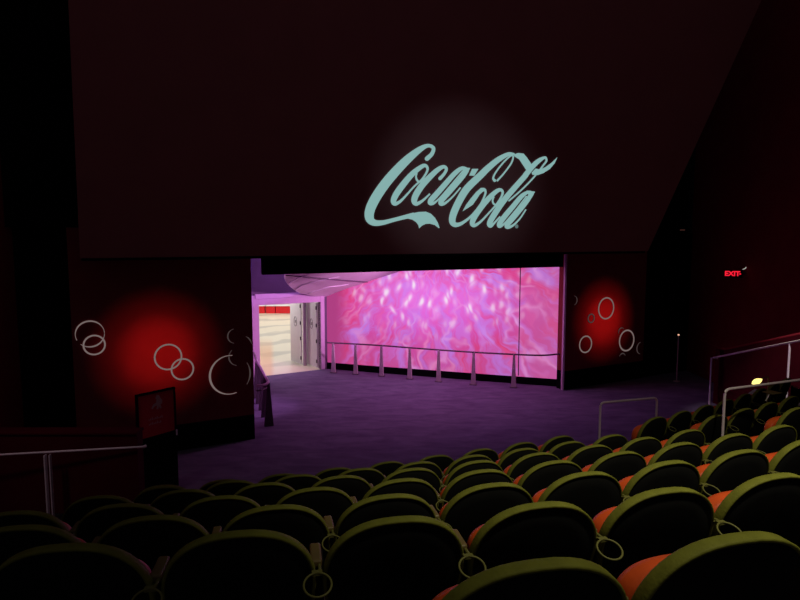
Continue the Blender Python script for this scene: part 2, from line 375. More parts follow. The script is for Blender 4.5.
# door frame and open door leaves
df = empty('door_frame', 'purple-lit painted frame around the bright lobby doorway', 'door frame', (0, 0, 0))
off = -DNn*.05
def bar(a, b, z0, z1, t, nm, m, par):
    return bev(MB().wall(a, b, z0, z1, t).build(nm, m, par), .008)
bar(dl-DD*.22+off, dl+off, 0, HZ+.32, .27, 'jamb', M['frame'], df)
bar(dr+off, dr+DD*.14+off, 0, HZ+.20, .27, 'jamb', M['frame'], df)
bar(dl+off, dr+off, HZ, HZ+.20, .27, 'head', M['frame'], df)
bar(dl-DD*.12+off-DNn*.03, dr+DD*.16+off-DNn*.03, HZ+.20, HZ+.36, .1, 'cornice', M['frame'], df)
def leaf(a, b, z1, lab, grp=None):
    d = (b-a); L = d.length; e = empty('lobby_door', lab, 'door', a, math.atan2(d.y, d.x), 'open doors of the lobby entrance')
    bev(MB().box((L/2, 0, z1/2+.015), (L, .045, z1-.03)).build('leaf', M['white'], e), .004)
    for z in (.25, .95, 1.5, 2.1):
        MB().box((.015, .03, z), (.035, .03, .12)).build('hinge', M['hinge'], e)
    for sgn in (1, -1):
        pts = [(L*.5+.10*math.cos(k*PI/9), sgn*.026, 1.52+.17*math.sin(k*PI/9)) for k in range(18)]
        MB().tube(pts, .010, 5, closed=True).build('oval_badge', M['badge'], e)
        MB().box((L*.5, sgn*.024, 1.52), (.07, .006, .10)).build('badge_mark', M['badge'], e)
    return e
fa = dr-DD*.03+DNn*.20
ang2 = at_y(307.5, 365.5, 21.1); ang2.z = 0
leaf(Vector(fa), Vector((on_z(307.5, 364.5).x, on_z(307.5, 364.5).y, 0)), 2.28, 'white door leaf with oval badge folded open against the right jamb')
h1 = on_z(302, 364.8); h2 = on_z(291.5, 361.2)
leaf(Vector((h1.x, h1.y, 0)), Vector((h2.x, h2.y, 0)), 2.32, 'farther white door leaf with oval badge, standing open inside the lobby')
vp = on_z(305, 365.2); struct(MB().box((vp.x, vp.y, 1.25), (.10, .12, 2.5), .5).build('trim_3', M['wallp']))

# lobby
struct(MB().prism([(-4.82, 19.04, -.2), (-2.45, 20.46, -.2), (2, 22.5, -.2), (2, 42, -.2), (-16, 42, -.2), (-16, 22, -.2)], (0, 0, .2)).build('floor_lobby', M['lobby']))
struct(MB().box((-7, 38.2, 2.2), (18, .2, 4.4)).build('wall_lobby', M['white']))
struct(MB().wall((-2.0, 20.9), (-2.2, 38), 0, 4.4, -.15).build('wall_lobby_right', M['white']))
for (xa, xb, lab, mm) in ((259, 264.5, 'small orange-red block at the left edge of the lobby view', M['red']), (266, 275, 'long red counter front at the far side of the lobby, left half', M['red']), (275.8, 291, 'long red counter front at the far side of the lobby, right half', M['red']), (264.6, 265.8, None, M['hinge'])):
    a = at_y(xa, 311.6, 36.5); b = at_y(xb, 306.2, 36.5)
    if lab is None: continue
    e = empty('lobby_counter', lab, 'counter', ((a.x+b.x)/2, 36.8, 0))
    bev(MB().box((0, 0, (b.z)/2), (b.x-a.x, .6, b.z)).build('front', mm, e), .02)
    bev(MB().box((0, 0, b.z+.02), (b.x-a.x+.04, .66, .04)).build('top', M['white'], e), .01)

# ---------------------------------------------------------------- cinema screen
SP = Vector((-5.73, 10.7, 0)); SQ = Vector((5.9, 14.05, 0)); SD = (SQ-SP).normalized(); SN = Vector((SD.y, -SD.x, 0))
def scr(px, py, o=0.0): return on_plane(px, py, SP+SN*o, SN)
c1 = scr(80, 258.3); c2 = scr(648, 251); c3 = scr(763, -3); c0 = scr(68, -3)
top = 13.6
pts = [c1, c2, c3, c3+Vector((0, 0, top-c3.z)), c0+Vector((0, 0, top-c0.z))+SD*-.1, c0]
screen = empty('cinema_screen', 'huge dark maroon cinema screen carrying a pale green projected script logo', 'cinema screen', SP)
sh = Matrix.Translation(-SP)
def S(p): return Vector(p)-SP
MB().prism([S(p) for p in pts], -SN*.08).build('screen_cloth', M['screen'], screen)
MB().prism([S(c1-SN*.1), S(c2-SN*.1), S(c2-SN*.1-Vector((0, 0, .05))), S(c1-SN*.1-Vector((0, 0, .05)))], -SN*.05).build('lower_batten', M['matte'], screen)

# the script logo, stroke by stroke: (x, y, width) in two tracing frames
def T1(x, y): return 355+x/6.0, 135+y/6.0
def T3(x, y): return 440+x/7.619, 175+y/7.619
def T4(x, y): return 385+x/8.0, 155+y/8.0
def T2(x, y): return 440+x/6.312, 140+y/6.312
logo = MB(); SOFF = .012
def w2(px, py): return S(scr(px, py, SOFF))
def stroke(T, sc, P, closed=False, wf=1.0):
    # Catmull-Rom through points with widths, in pixels, then onto the screen plane
    Q = [Vector((*T(x, y), w/sc*wf)) for x, y, w in P]; n = len(Q); D = []
    rng = range(n if closed else n-1)
    for i in rng:
        g = (lambda k: Q[k % n]) if closed else (lambda k: Q[max(0, min(n-1, k))])
        p0, p1, p2, p3 = g(i-1), g(i), g(i+1), g(i+2)
        for k in range(7):
            t = k/7; D.append(.5*((2*p1)+(p2-p0)*t+(2*p0-5*p1+4*p2-p3)*t*t+(3*p1-p0-3*p2+p3)*t**3))
    if not closed: D.append(Q[-1])
    m = len(D); vs = []
    for i, p in enumerate(D):
        a = D[(i+1) % m] if closed else D[min(i+1, m-1)]; b = D[i-1] if closed else D[max(i-1, 0)]
        t = Vector((a.x-b.x, a.y-b.y)); t.normalize(); nn = Vector((-t.y, t.x))*p.z/2
        vs += [w2(p.x+nn.x, p.y+nn.y), w2(p.x-nn.x, p.y-nn.y)]
    fs = [(2*i, 2*i+1, 2*((i+1) % m)+1, 2*((i+1) % m)) for i in range(m if closed else m-1)]
    logo.add(vs, fs)
    if not closed:
        for p in (D[0], D[-1]):
            if p.z > 1.5: logo.add([w2(p.x+p.z/2*math.cos(k*PI/6), p.y+p.z/2*math.sin(k*PI/6)) for k in range(12)], [tuple(range(12))])
def poly(T, P): logo.add([w2(*T(x, y)) for x, y in P], [tuple(range(len(P)))])
stroke(T1, 6, [(432, 142, 30), (462, 112, 26), (470, 78, 24), (438, 64, 24), (390, 86, 38), (320, 142, 54), (250, 212, 62), (180, 294, 65), (122, 380, 66), (90, 450, 64), (88, 500, 58), (115, 526, 42), (165, 526, 32), (230, 510, 26), (300, 492, 28), (350, 482, 36)], wf=.90)
poly(T1, [(330, 474), (380, 462), (425, 460), (455, 472), (480, 497), (498, 528), (508, 558), (502, 558), (478, 540), (450, 532), (425, 533), (402, 544), (385, 560), (380, 540), (366, 522), (345, 508), (320, 502)])
stroke(T4, 8, [(325, 85, 26), (290, 95, 34), (220, 150, 44), (150, 230, 50), (92, 310, 50), (68, 365, 44), (80, 390, 32), (120, 372, 22), (170, 322, 16), (235, 250, 14), (300, 190, 16), (340, 120, 18)], True)
stroke(T4, 8, [(256, 145, 12), (248, 170, 14), (256, 200, 16), (278, 214, 16), (315, 190, 14)])
stroke(T4, 8, [(440, 188, 28), (474, 150, 24), (491, 112, 24), (468, 94, 28), (420, 120, 38), (350, 185, 46), (290, 252, 50), (246, 322, 50), (234, 368, 46), (252, 390, 32), (300, 366, 20), (360, 310, 12)])
stroke(T4, 8, [(645, 105, 20), (610, 108, 30), (558, 148, 38), (486, 228, 42), (418, 306, 44), (368, 362, 44), (364, 386, 34), (392, 384, 20), (436, 346, 12), (500, 272, 10), (570, 190, 10), (628, 122, 12)])
stroke(T4, 8, [(655, 122, 36), (622, 170, 40), (566, 235, 42), (506, 302, 44), (454, 362, 42), (448, 390, 34), (480, 386, 20), (540, 335, 13), (605, 260, 11)])
poly(T4, [(620, 98), (682, 104), (660, 150), (630, 140)])
poly(T2, [(203, 182), (243, 182), (216, 226), (184, 224)])
# capital C of the second word: loop, stem, foot, leaf
stroke(T2, 6.3, [(345, 256, 18), (336, 238, 12), (356, 198, 10), (402, 140, 10), (446, 100, 10), (462, 104, 10), (450, 146, 10), (402, 212, 10), (362, 256, 12)])
stroke(T2, 6.3, [(466, 88, 12), (430, 90, 24), (368, 124, 34), (300, 180, 40), (255, 224, 43), (171, 306, 46), (120, 388, 45), (85, 466, 44), (78, 514, 40), (98, 535, 30), (140, 524, 20), (199, 478, 14), (257, 403, 11), (286, 340, 13), (284, 314, 15)])
poly(T3, [(340, 98), (312, 98), (275, 130), (235, 178), (200, 225), (172, 276), (215, 250), (250, 226), (277, 188), (302, 150), (325, 128), (342, 122)])
stroke(T3, 7.6, [(462, 113, 24), (428, 126, 32), (368, 182, 40), (308, 252, 44), (262, 320, 44), (246, 368, 38), (264, 384, 26), (310, 355, 17), (370, 292, 13), (420, 236, 13), (460, 180, 15), (478, 135, 18)], True)
stroke(T3, 7.6, [(412, 165, 10), (401, 192, 13), (408, 218, 14), (430, 228, 12)])
stroke(T3, 7.6, [(655, 0, 40), (566, 100, 42), (482, 200, 44), (414, 300, 44), (378, 366, 40), (386, 388, 28), (412, 368, 16), (455, 320, 12)])
stroke(T2, 6.3, [(672, 128, 12), (664, 110, 14), (622, 132, 28), (580, 172, 32), (536, 226, 33)])
stroke(T2, 6.3, [(668, 112, 12), (672, 132, 12), (650, 162, 11), (612, 212, 10), (560, 270, 10), (500, 328, 10), (436, 383, 10)])
poly(T2, [(466, 92), (492, 82), (528, 86), (550, 112), (580, 156), (546, 192), (524, 158), (500, 122), (468, 102)])
poly(T2, [(578, 206), (604, 180), (630, 186), (664, 172), (702, 145), (742, 108), (724, 146), (694, 182), (654, 208), (618, 221), (584, 220)])
stroke(T3, 7.6, [(690, 128, 16), (662, 134, 24), (618, 166, 34), (554, 242, 38), (492, 316, 40), (454, 370, 38), (456, 390, 28), (486, 374, 14), (540, 312, 10), (600, 238, 9), (660, 160, 10)])
stroke(T3, 7.6, [(700, 140, 32), (660, 200, 36), (608, 265, 39), (552, 332, 40), (510, 382, 36), (520, 398, 26), (560, 381, 16), (610, 330, 12), (655, 262, 10)])
poly(T3, [(660, 118), (725, 127), (700, 168), (676, 158)])
logo.build('script_logo', M['logo'], screen)
lg2 = MB(); lg2.add([w2(*T2(484+11*math.cos(k*PI/6), 545+13*math.sin(k*PI/6))) for k in range(12)], [tuple(range(12))]); lg2.build('trademark_dot', M['logo2'], screen)

# ---------------------------------------------------------------- rings of light on the two bays
WP = Vector((4.84, 17.4, 0))
def wall_pt(px, py): return on_plane(px, py, WP+FN*.012, FN)
def ring(px, py, rpx, wpx, a0, a1, m, lab, grp):
    c = wall_pt(px, py); D = c.dot(FW)-CAM.dot(FW); r = rpx*D/F; w = wpx*D/F; k = max(8, int(abs(a1-a0)/7)); closed = abs(a1-a0) >= 360
    vs = []; fs = []
    for i in range(k if closed else k+1):
        a = math.radians(a0+(a1-a0)*i/k); u = FD*math.cos(a)+Vector((0, 0, 1))*math.sin(a)
        tw = w if closed else w*math.sin(PI*min(1, max(.12, i/k if i/k < .5 else 1-i/k)*2)*.5)
        for rr, oo in ((r-tw/2, 0), (r+tw/2, 0), (r+tw/2, .004), (r-tw/2, .004)): vs.append(u*rr+FN*oo)
    kk = k if closed else k+1
    for i in range(k):
        j = (i+1) % kk
        for q in range(4): fs.append((i*4+q, i*4+(q+1) % 4, j*4+(q+1) % 4, j*4+q))
    o = MB().add(vs, fs).build('light_ring', m, None, c); tag(o, lab, 'ring', grp)
GL = 'bubble rings on the left bay'; GR = 'bubble rings on the right bay'
ring(90, 334, 13, 1.5, 0, 205, M['ring'], 'upper, larger bubble ring at the left end of the left bay', GL)
ring(90, 334.01, 13, 1.5, 228, 358, M['ring'], 'lower arc of the large bubble ring at the left end of the left bay', GL)
ring(94.3, 345, 9.6, 1.5, 0, 360, M['ring'], 'small bubble ring overlapping the lower edge of the leftmost ring', GL)
ring(168.2, 357, 12.6, 1.5, 0, 360, M['ring'], 'larger of the two linked bubble rings in the left red glow', GL)
ring(182.5, 369.2, 10.4, 1.5, 0, 360, M['ring'], 'smaller of the two linked bubble rings, above the framed sign', GL)
ring(230, 374.8, 19.6, 2.0, 82, 288, M['ring'], 'large open bubble arc near the right edge of the left bay', GL)
ring(230, 374.8, 20.2, 1.6, -35, 32, M['ring_dim'], 'faint right-hand arc closing the large open bubble', GL)
ring(235, 336, 7.2, 1.3, 100, 260, M['ring_dim'], 'faint half bubble highest on the left bay', GL)
ring(238, 356.5, 9, 1.3, 130, 260, M['ring_dim'], 'faint arc just above the large open bubble', GL)
ring(240, 347, 12, 1.2, 10, 60, M['ring_dim'], 'faint arc at the pillar edge above the large open bubble', GL)
ring(606.2, 308.3, 10.5, 1.3, 0, 360, M['ring'], 'tall bubble ring inside the right red glow', GR)
ring(591.2, 318.3, 4.2, 1.2, 0, 360, M['ring_dim'], 'tiniest faint bubble ring left of the right red glow', GR)
ring(585.6, 344.3, 8.2, 1.3, 0, 360, M['ring'], 'lower left bubble ring on the right bay', GR)
ring(626.7, 340.5, 10.3, 1.4, 0, 360, M['ring'], 'bubble ring at lower right below the right red glow', GR)
ring(621.5, 332, 4.2, 1.1, 40, 200, M['ring_dim'], 'faint arc touching the top of the lower right ring', GR)
ring(622.3, 358, 4.6, 1.2, 25, 155, M['ring_dim'], 'short arc beneath the lower right ring', GR)
ring(641, 348, 6, 1.2, 100, 260, M['ring_dim'], 'half ring at the far right edge of the right bay', GR)
ring(573.5, 300.5, 4.8, 1.0, -80, 80, M['ring_dim'], 'faint half ring beside the purple jamb', GR)

# ---------------------------------------------------------------- seats
ROWS = {
 'Z': (0.349, 1.435, 0.2184, 0.5979, 0.803, [0, 1]),
 'A': (-0.009, 2.245, 0.2039, 0.6034, 1.073, list(range(-2, 4))),
 'B': (-0.061, 3.090, 0.2394, 0.5968, 1.348, list(range(-3, 6))),
 'C': (0.010, 3.990, 0.2643, 0.5980, 1.626, list(range(-4, 7))),
 'D': (0.097, 4.910, 0.2848, 0.6070, 1.907, list(range(-4, 6))+[8]),
 'E': (0.181, 5.823, 0.3079, 0.5987, 2.193, list(range(-4, 5))+list(range(7, 11))),
 'F': (-0.145, 6.601, 0.3357, 0.5970, 2.482, list(range(-4, 5))+list(range(7, 15)))}
K = .0455; SH = .90
def rowpt(r, s, off=0.0):
    x0, y0, a0 = ROWS[r][:3]; a = a0+K*s/2; t = a0+K*s
    return Vector((x0+s*math.cos(a)-off*math.sin(t), y0+s*math.sin(a)+off*math.cos(t))), t
def rowz(r): return CZ-ROWS[r][4]-SH
keys = list(ROWS)
# tiers
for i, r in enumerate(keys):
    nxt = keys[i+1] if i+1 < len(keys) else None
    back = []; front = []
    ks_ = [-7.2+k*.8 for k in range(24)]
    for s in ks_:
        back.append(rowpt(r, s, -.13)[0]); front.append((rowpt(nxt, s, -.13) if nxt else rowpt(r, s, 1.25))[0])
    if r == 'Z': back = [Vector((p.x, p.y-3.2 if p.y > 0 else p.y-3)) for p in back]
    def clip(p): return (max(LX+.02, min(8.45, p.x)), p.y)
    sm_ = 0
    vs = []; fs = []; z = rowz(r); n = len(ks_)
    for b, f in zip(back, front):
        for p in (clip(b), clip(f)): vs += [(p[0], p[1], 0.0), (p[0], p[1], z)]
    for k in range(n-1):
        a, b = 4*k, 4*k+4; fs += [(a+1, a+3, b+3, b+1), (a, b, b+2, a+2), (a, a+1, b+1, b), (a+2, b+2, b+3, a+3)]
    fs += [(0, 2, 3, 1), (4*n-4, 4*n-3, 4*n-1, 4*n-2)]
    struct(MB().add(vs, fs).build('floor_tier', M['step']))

def outline(w=.288, top=.90, sh=.64, n=24):
    P = []
    for k in range(n+1):
        t = PI*k/n; c, s_ = math.cos(t), math.sin(t)
        P.append((w*math.copysign(abs(c)**(2/2.45), c), sh+(top-sh)*abs(s_)**(2/2.3)))
    return P                                     # right -> left over the top
def lean(z): return -.13*((z-.40)/.5)+.13        # backrest rakes back; 0 at the crest
def seat_meshes():
    top_ = outline(); low = [(-.276, .54), (-.25, .44), (-.18, .39), (.18, .39), (.25, .44), (.276, .54)]
    out = {}
    # shell: slightly dished panel with a rounded back face
    loop = top_+low; mb = MB(); n = len(loop); vs = []
    cx, cz = 0, .62
    levels = [(.95, .030), (.985, .02), (.985, -.005), (.95, -.015), (.70, -.026), (.35, -.03)]
    for sc, y in levels:
        for x, z in loop: vs.append((x*sc, lean(cz+(z-cz)*sc)+y, cz+(z-cz)*sc-.004))
    fs = []
    for L in range(len(levels)-1):
        for k in range(n): fs.append((L*n+k, L*n+(k+1) % n, (L+1)*n+(k+1) % n, (L+1)*n+k))
    fs.append(tuple(range(n))); fs.append(tuple((len(levels)-1)*n+k for k in range(n-1, -1, -1)))
    mb.add(vs, fs, True); out['back_shell'] = (mb, M['black'])
    # edge band over the crest
    path = [(.275, .53)]+top_+[(-.275, .53)]; mb = MB(); vs = []; m_ = len(path)
    for i, (x, z) in enumerate(path):
        a = path[min(i+1, m_-1)]; b = path[max(i-1, 0)]; tx, tz = a[0]-b[0], a[1]-b[1]; l = math.hypot(tx, tz); nx, nz = tz/l, -tx/l
        for o_, y in ((-.013, -.016), (-.003, -.020), (.0, -.013), (.0, .026), (-.004, .033), (-.013, .031)):
            vs.append((x+nx*o_, lean(z)+y, z+nz*o_))
    fs = []
    for i in range(m_-1):
        for q in range(6): fs.append((i*6+q, i*6+(q+1) % 6, (i+1)*6+(q+1) % 6, (i+1)*6+q))
    fs += [(5, 4, 3, 2, 1, 0), tuple((m_-1)*6+q for q in range(6))]
    mb.add(vs, fs, True); out['edge_band'] = (mb, M['olive'])
    # front upholstery of the back
    mb = MB(); o2 = outline(.225, .80, .60)+[(-.235, .50), (.235, .50)]; n = len(o2); vs = []
    lv = [(.97, .025), (1.0, .045), (.95, .07), (.8, .085), (.4, .09)]
    for sc, y in lv:
        for x, z in o2: vs.append((x*sc, lean(.66+(z-.66)*sc)+y, .66+(z-.66)*sc))
    fs = [tuple(range(n)), tuple((len(lv)-1)*n+k for k in range(n-1, -1, -1))]
    for L in range(len(lv)-1):
        for k in range(n): fs.append((L*n+k, L*n+(k+1) % n, (L+1)*n+(k+1) % n, (L+1)*n+k))
    mb.add(vs, fs, True); out['back_pad'] = (mb, M['orange'])
    # tipped-up seat cushion
    mb = MB(); o3 = []
    for k in range(25):
        t = PI*k/24; c, s_ = math.cos(t), math.sin(t); o3.append((.256*math.copysign(abs(c)**.55, c), .60+.15*abs(s_)**.75))
    o3 += [(-.250, .50), (-.20, .42), (.20, .42), (.250, .50)]; n = len(o3); vs = []
    lv = [(.84, .125), (.97, .13), (1.0, .145), (1.0, .19), (.97, .215), (.84, .228), (.4, .235)]
    for sc, y in lv:
        for x, z in o3: vs.append((x*sc, y+.03*(.8-z), .60+(z-.60)*sc))
    fs = [tuple(range(n)), tuple((len(lv)-1)*n+k for k in range(n-1, -1, -1))]
    for L in range(len(lv)-1):
        for k in range(n): fs.append((L*n+k, L*n+(k+1) % n, (L+1)*n+(k+1) % n, (L+1)*n+k))
    mb.add(vs, fs, True); out['seat_cushion'] = (mb, M['orange'])
    return out
def make_seat():
    e = bpy.data.objects.new('theater_seat', None); C.objects.link(e); e.empty_display_size = .1
    for nm, (mb, m) in seat_meshes().items(): mb.build(nm, m, e)
    bev(MB().box((0, .17, .40), (.42, .20, .06)).build('hinge_bar', M['black'], e), .01)
    HP = ROWS['A'][3]/2
    arm = bev(MB().box((HP-.012, .15, .708), (.046, .15, .032)).build('armrest', M['arm'], e), .010, 3)
    mb = MB(); mb.box((HP, .15, .39), (.035, .11, .64)); mb.box((HP, .17, .035), (.07, .36, .07))
    mb.box((HP-.07, .14, .45), (.12, .05, .07))
    bev(mb.build('standard', M['black'], e), .006)
    pts = []; R_ = .052; tilt = math.radians(22)
    for k in range(24):
        a = 2*PI*k/24; x, y = R_*math.cos(a), R_*math.sin(a)
        pts.append((HP-.012+x, -.050+y*math.cos(tilt), .698+y*math.sin(tilt)))
    h = MB().tube(pts, .0045, 8, closed=True)
    h.tube([(HP-.024, .08, .705), (HP-.024, .03, .708), (HP-.022, .002, .714)], .007, 8); h.tube([(HP, .08, .705), (HP, .03, .708), (HP-.002, .002, .714)], .007, 8)
    h.box((HP-.012, .004, .714), (.04, .02, .014))
    h.build('cup_holder', M['holder'], arm)
    return e
proto = make_seat()
used = [False]
ordn = ['first', 'second', 'third', 'fourth', 'fifth', 'sixth', 'seventh', 'eighth', 'ninth', 'tenth', 'eleventh']
rown = {'Z': 'row nearest the camera', 'A': 'second row from the camera', 'B': 'third row from the camera', 'C': 'fourth row from the camera', 'D': 'fifth row from the camera', 'E': 'sixth row from the camera', 'F': 'front row by the carpet'}
def copy_tree(o, parent=None):
    c = o.copy(); C.objects.link(c)
    if parent: c.parent = parent
    for ch in list(o.children): copy_tree(ch, c)
    return c
for r in keys:
    js = ROWS[r][5]; left = [j for j in js if j < 7]; right = [j for j in js if j >= 7]
    for j in js:
        e = copy_tree(proto) if used[0] else proto; used[0] = True
        p, t = rowpt(r, j*ROWS[r][3]); e.location = (p.x, p.y, rowz(r)); e.rotation_euler = (0, 0, t)
        if j in left:
            i = left.index(j); where = '%s from left in the %s' % (ordn[i], rown[r])
            if right: where += ', left of aisle'
        else:
            i = right.index(j); where = '%s past the right aisle in the %s' % (ordn[i], rown[r])
        e['label'] = 'black seat, '+where
        e['category'] = 'theater seat'; e['group'] = 'tip-up seats in the curved rows'

# ---------------------------------------------------------------- rails
def bend(pts, r=.08, n=5):
    out = [Vector(pts[0])]
    for i in range(1, len(pts)-1):
        p = Vector(pts[i]); a = (Vector(pts[i-1])-p).normalized(); b = (Vector(pts[i+1])-p).normalized()
        for k in range(n+1):
            t = k/n; out.append((p+a*r).lerp(p, t).lerp(p.lerp(p+b*r, t), t))
    out.append(Vector(pts[-1])); return out
zf = rowz('F')
# hoop at the head of the aisle, in front of the front row
a = at_y(600.5, 403, 9.12); b = at_y(657, 397.5, 9.42); zt = (a.z+b.z)/2; a.z = b.z = zt
hp = empty('guard_rail', 'low steel hoop rail where the aisle meets the purple carpet', 'railing', (a.x, a.y, zf))
bb = b-hp.location; tt = zt-zf
MB().tube(bend([(0, 0, 0), (0, 0, tt), (bb.x, bb.y, tt), (bb.x, bb.y, 0)], .07), .0165, 10).build('hoop', M['metal'], hp)
for q in ((0, 0), (bb.x, bb.y)): MB().tube([(q[0], q[1], 0), (q[0], q[1], .012)], .05, 14).build('floor_flange', M['metal'], hp)
# hoop beside the upper aisle
zD = rowz('E')
a = at_y(725, 389.5, 7.15); zt = a.z; b = at_y(812, 377.5, 7.75); b.z = zt
hp = empty('guard_rail', 'taller steel hoop rail rising among the right-hand seats', 'railing', (a.x, a.y, zD))
bb = b-hp.location; tt = zt-zD
MB().tube(bend([(0, 0, 0), (0, 0, tt), (bb.x, bb.y, tt), (bb.x, bb.y, 0)], .08), .016, 10).build('hoop', M['metal'], hp)
for q in ((0, 0), (bb.x, bb.y)): MB().tube([(q[0], q[1], 0), (q[0], q[1], .012)], .05, 14).build('floor_flange', M['metal'], hp)

# right parapet with handrail
def at_x(px, py, X):
    d = ray(px, py); return CAM+d*(X/d.x)
pa = at_x(723, 350.5, 8.62); pb = at_x(800, 334.5, 8.62); sl = (pb.z-pa.z)/(pb.y-pa.y)
pe = Vector((8.62, 9.0, pa.z+sl*(9.0-pa.y)))
mb = MB(); mb.prism([(8.62, pa.y+.18, 0), (8.62, pa.y+.18, pa.z), (8.62, pa.y, pa.z), (8.62, 9.0, pe.z), (8.62, 9.0, 0)], (.16, 0, 0))
pw = empty('side_parapet', 'maroon sloping parapet wall running down beside the right-hand seats', 'low wall', (0, 0, 0))
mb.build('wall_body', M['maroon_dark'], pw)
MB().tube([(8.70, pa.y+.18, pa.z+.01), (8.70, pa.y, pa.z+.01), (8.70, 9.0, pe.z+.01)], .05, 8).build('cap', M['maroon'], pw)
MB().box((8.58, pa.y+.06, pa.z/2), (.14, .22, pa.z)).build('end_post', M['maroon_dark'], pw)
ra = at_x(713, 357.5, 8.30); rb = at_x(800, 340.5, 8.30); sl = (rb.z-ra.z)/(rb.y-ra.y); re = 9.4
hr = empty('handrail', 'bright steel handrail sloping along the right-hand parapet', 'railing', (ra.x, ra.y, 0))
def L_(p): return Vector(p)-hr.location
MB().tube([L_((8.42, ra.y, ra.z-.02)), L_((8.30, ra.y-.02, ra.z)), L_((8.30, re, ra.z+sl*(re-ra.y)))], .024, 10).build('rail', M['bright'], hr)
for px, z0 in ((711.5, 0), (789, zf)):
    q = at_x(px, 358, 8.30); zt = ra.z+sl*(q.y-ra.y); q.z = 0
    MB().tube([L_((8.30, q.y, z0)), L_((8.30, q.y, zt))], .022, 10).build('post', M['metal'], hr)

# left low wall, landing and handrail
struct(MB().box(((LX-3.42)/2, 7.45, .30), (-3.42-LX-.02, 1.15, .60)).build('floor_landing', M['step']))
lw = empty('parapet_wall', 'dark maroon low wall behind the left handrail', 'low wall', (-5.42, 8.12, 0))
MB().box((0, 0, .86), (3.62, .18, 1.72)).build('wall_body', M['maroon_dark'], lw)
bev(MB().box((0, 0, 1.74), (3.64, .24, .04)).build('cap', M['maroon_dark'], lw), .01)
z = 1.60; a = at_y(-30, 456.5, 7.72); b = at_y(143.5, 446.8, 7.98)
lh = empty('handrail', 'long thin steel handrail with one post at the left edge', 'railing', (-4.6, 7.8, .60))
def L2(p): return Vector(p)-lh.location
MB().tube([L2(a), L2(b)], .015, 10).build('rail', M['metal'], lh)
q = at_y(45, 455, 7.80)
MB().box(L2((q.x, q.y, (q.z+.60)/2)), (.018, .05, q.z-.60)).build('post', M['metal'], lh)
MB().box(L2((q.x+.055, q.y+.02, (q.z+.60)/2)), (.014, .05, q.z-.60)).build('post', M['metal'], lh)
MB().tube([L2(b), L2(b)+Vector((.02, .03, 0))], .021, 10).build('rail_end', M['metal'], lh)

# framed sign on its stand
sa = Vector((-4.32, 9.62, 0)); sb = Vector((-3.90, 10.2, 0))
sd = (sb-sa).normalized(); sgn_len = (sb-sa).length; rz = math.atan2(sd.y, sd.x)
sg = empty('floor_sign', 'black-framed dark red poster sign on a black stand by the left bay', 'sign', sa, rz)
zt, zb = 1.86, 1.04; L = sgn_len
fr = MB(); fr.box((L/2, 0, zt-.015), (L, .05, .03)); fr.box((L/2, 0, zb+.015), (L, .05, .03)); fr.box((.015, 0, (zt+zb)/2), (.03, .05, zt-zb)); fr.box((L-.015, 0, (zt+zb)/2), (.03, .05, zt-zb))
fr.build('frame', M['matte'], sg)
pp = MB().box((L/2, .004, (zt+zb)/2), (L-.05, .02, zt-zb-.05)).build('poster', M['poster'], sg)
MB().box((L/2, .06, .55), (L, .16, 1.10)).build('stand', M['matte'], sg)
em = MB()   # rearing emblem as a small silhouette
E0 = [(-.02, -.11), (.0, -.05), (-.05, -.06), (-.09, -.10), (-.11, -.08), (-.07, -.02), (-.02, 0), (-.01, .05), (-.03, .08), (.0, .13), (.04, .12), (.06, .07), (.10, .02), (.09, -.04), (.06, -.04), (.08, -.11), (.05, -.12), (.03, -.06), (.02, -.12)]
em.prism([(L*.52+x, -.008, 1.66+z_) for x, z_ in E0], (0, -.004, 0)); em.build('emblem', M['inkm'], pp)
for row, (z_, n_) in enumerate(((1.38, 9), (1.30, 8))):
    tx = MB()
    for k in range(n_):
        hgt = .022+.012*((k*7+row*3) % 3)
        tx.box((L*.30+k*.030, -.008, z_+hgt/2), (.014, .004, hgt)); tx.box((L*.30+k*.030+.008, -.008, z_+.006+.01*(k % 2)), (.016, .004, .006))
    tx.build('lettering', M['inkm'], pp)
MB().box((L-.01, -.035, 1.06), (.022, .02, .10)).build('clip', M['metal'], sg)

# ---------------------------------------------------------------- alcove guard rails
def post_mesh(h, wb, wt, t=.035):
    return MB().add([(-wb, -t, 0), (wb, -t, 0), (wb, t, 0), (-wb, t, 0), (-wt, -t, h), (wt, -t, h), (wt, t, h), (-wt, t, h)],
                    [(3, 2, 1, 0), (4, 5, 6, 7), (0, 1, 5, 4), (1, 2, 6, 5), (2, 3, 7, 6), (3, 0, 4, 7)])
gr = empty('alcove_railing', 'curved railing on tapered posts in front of the glowing mural', 'railing', on_z(438, 381.5))
tops = []
for px, py in ((333.5, 372.8), (355.7, 374.2), (381.5, 376.2), (409.7, 379), (438.5, 381.8), (473.3, 384.8), (513.5, 387.6)):
    p = on_z(px, py); q = p-gr.location; o = post_mesh(1.0, .075, .03).build('post', M['postm'], gr, q); o.rotation_euler.z = -.3
    bev(o, .006); tops.append(q+Vector((0, 0, 1.01)))
    MB().box((0, 0, .01), (.22, .12, .02)).build('foot_plate', M['darkpost'], o)
e1 = tops[0]-(tops[1]-tops[0])*.32; e1.z = tops[0].z
e3 = on_z(542, 389.2)-gr.location; e3.z = 1.06; e2 = Vector((4.80, 17.62, 1.06))-Vector((gr.location.x, gr.location.y, 0))
MB().tube(crv([e1]+tops+[Vector((e3.x, e3.y-.0, 1.02)), Vector((e2.x, e2.y, 1.05))], 5), .026, 8).build('handrail', M['rail'], gr)

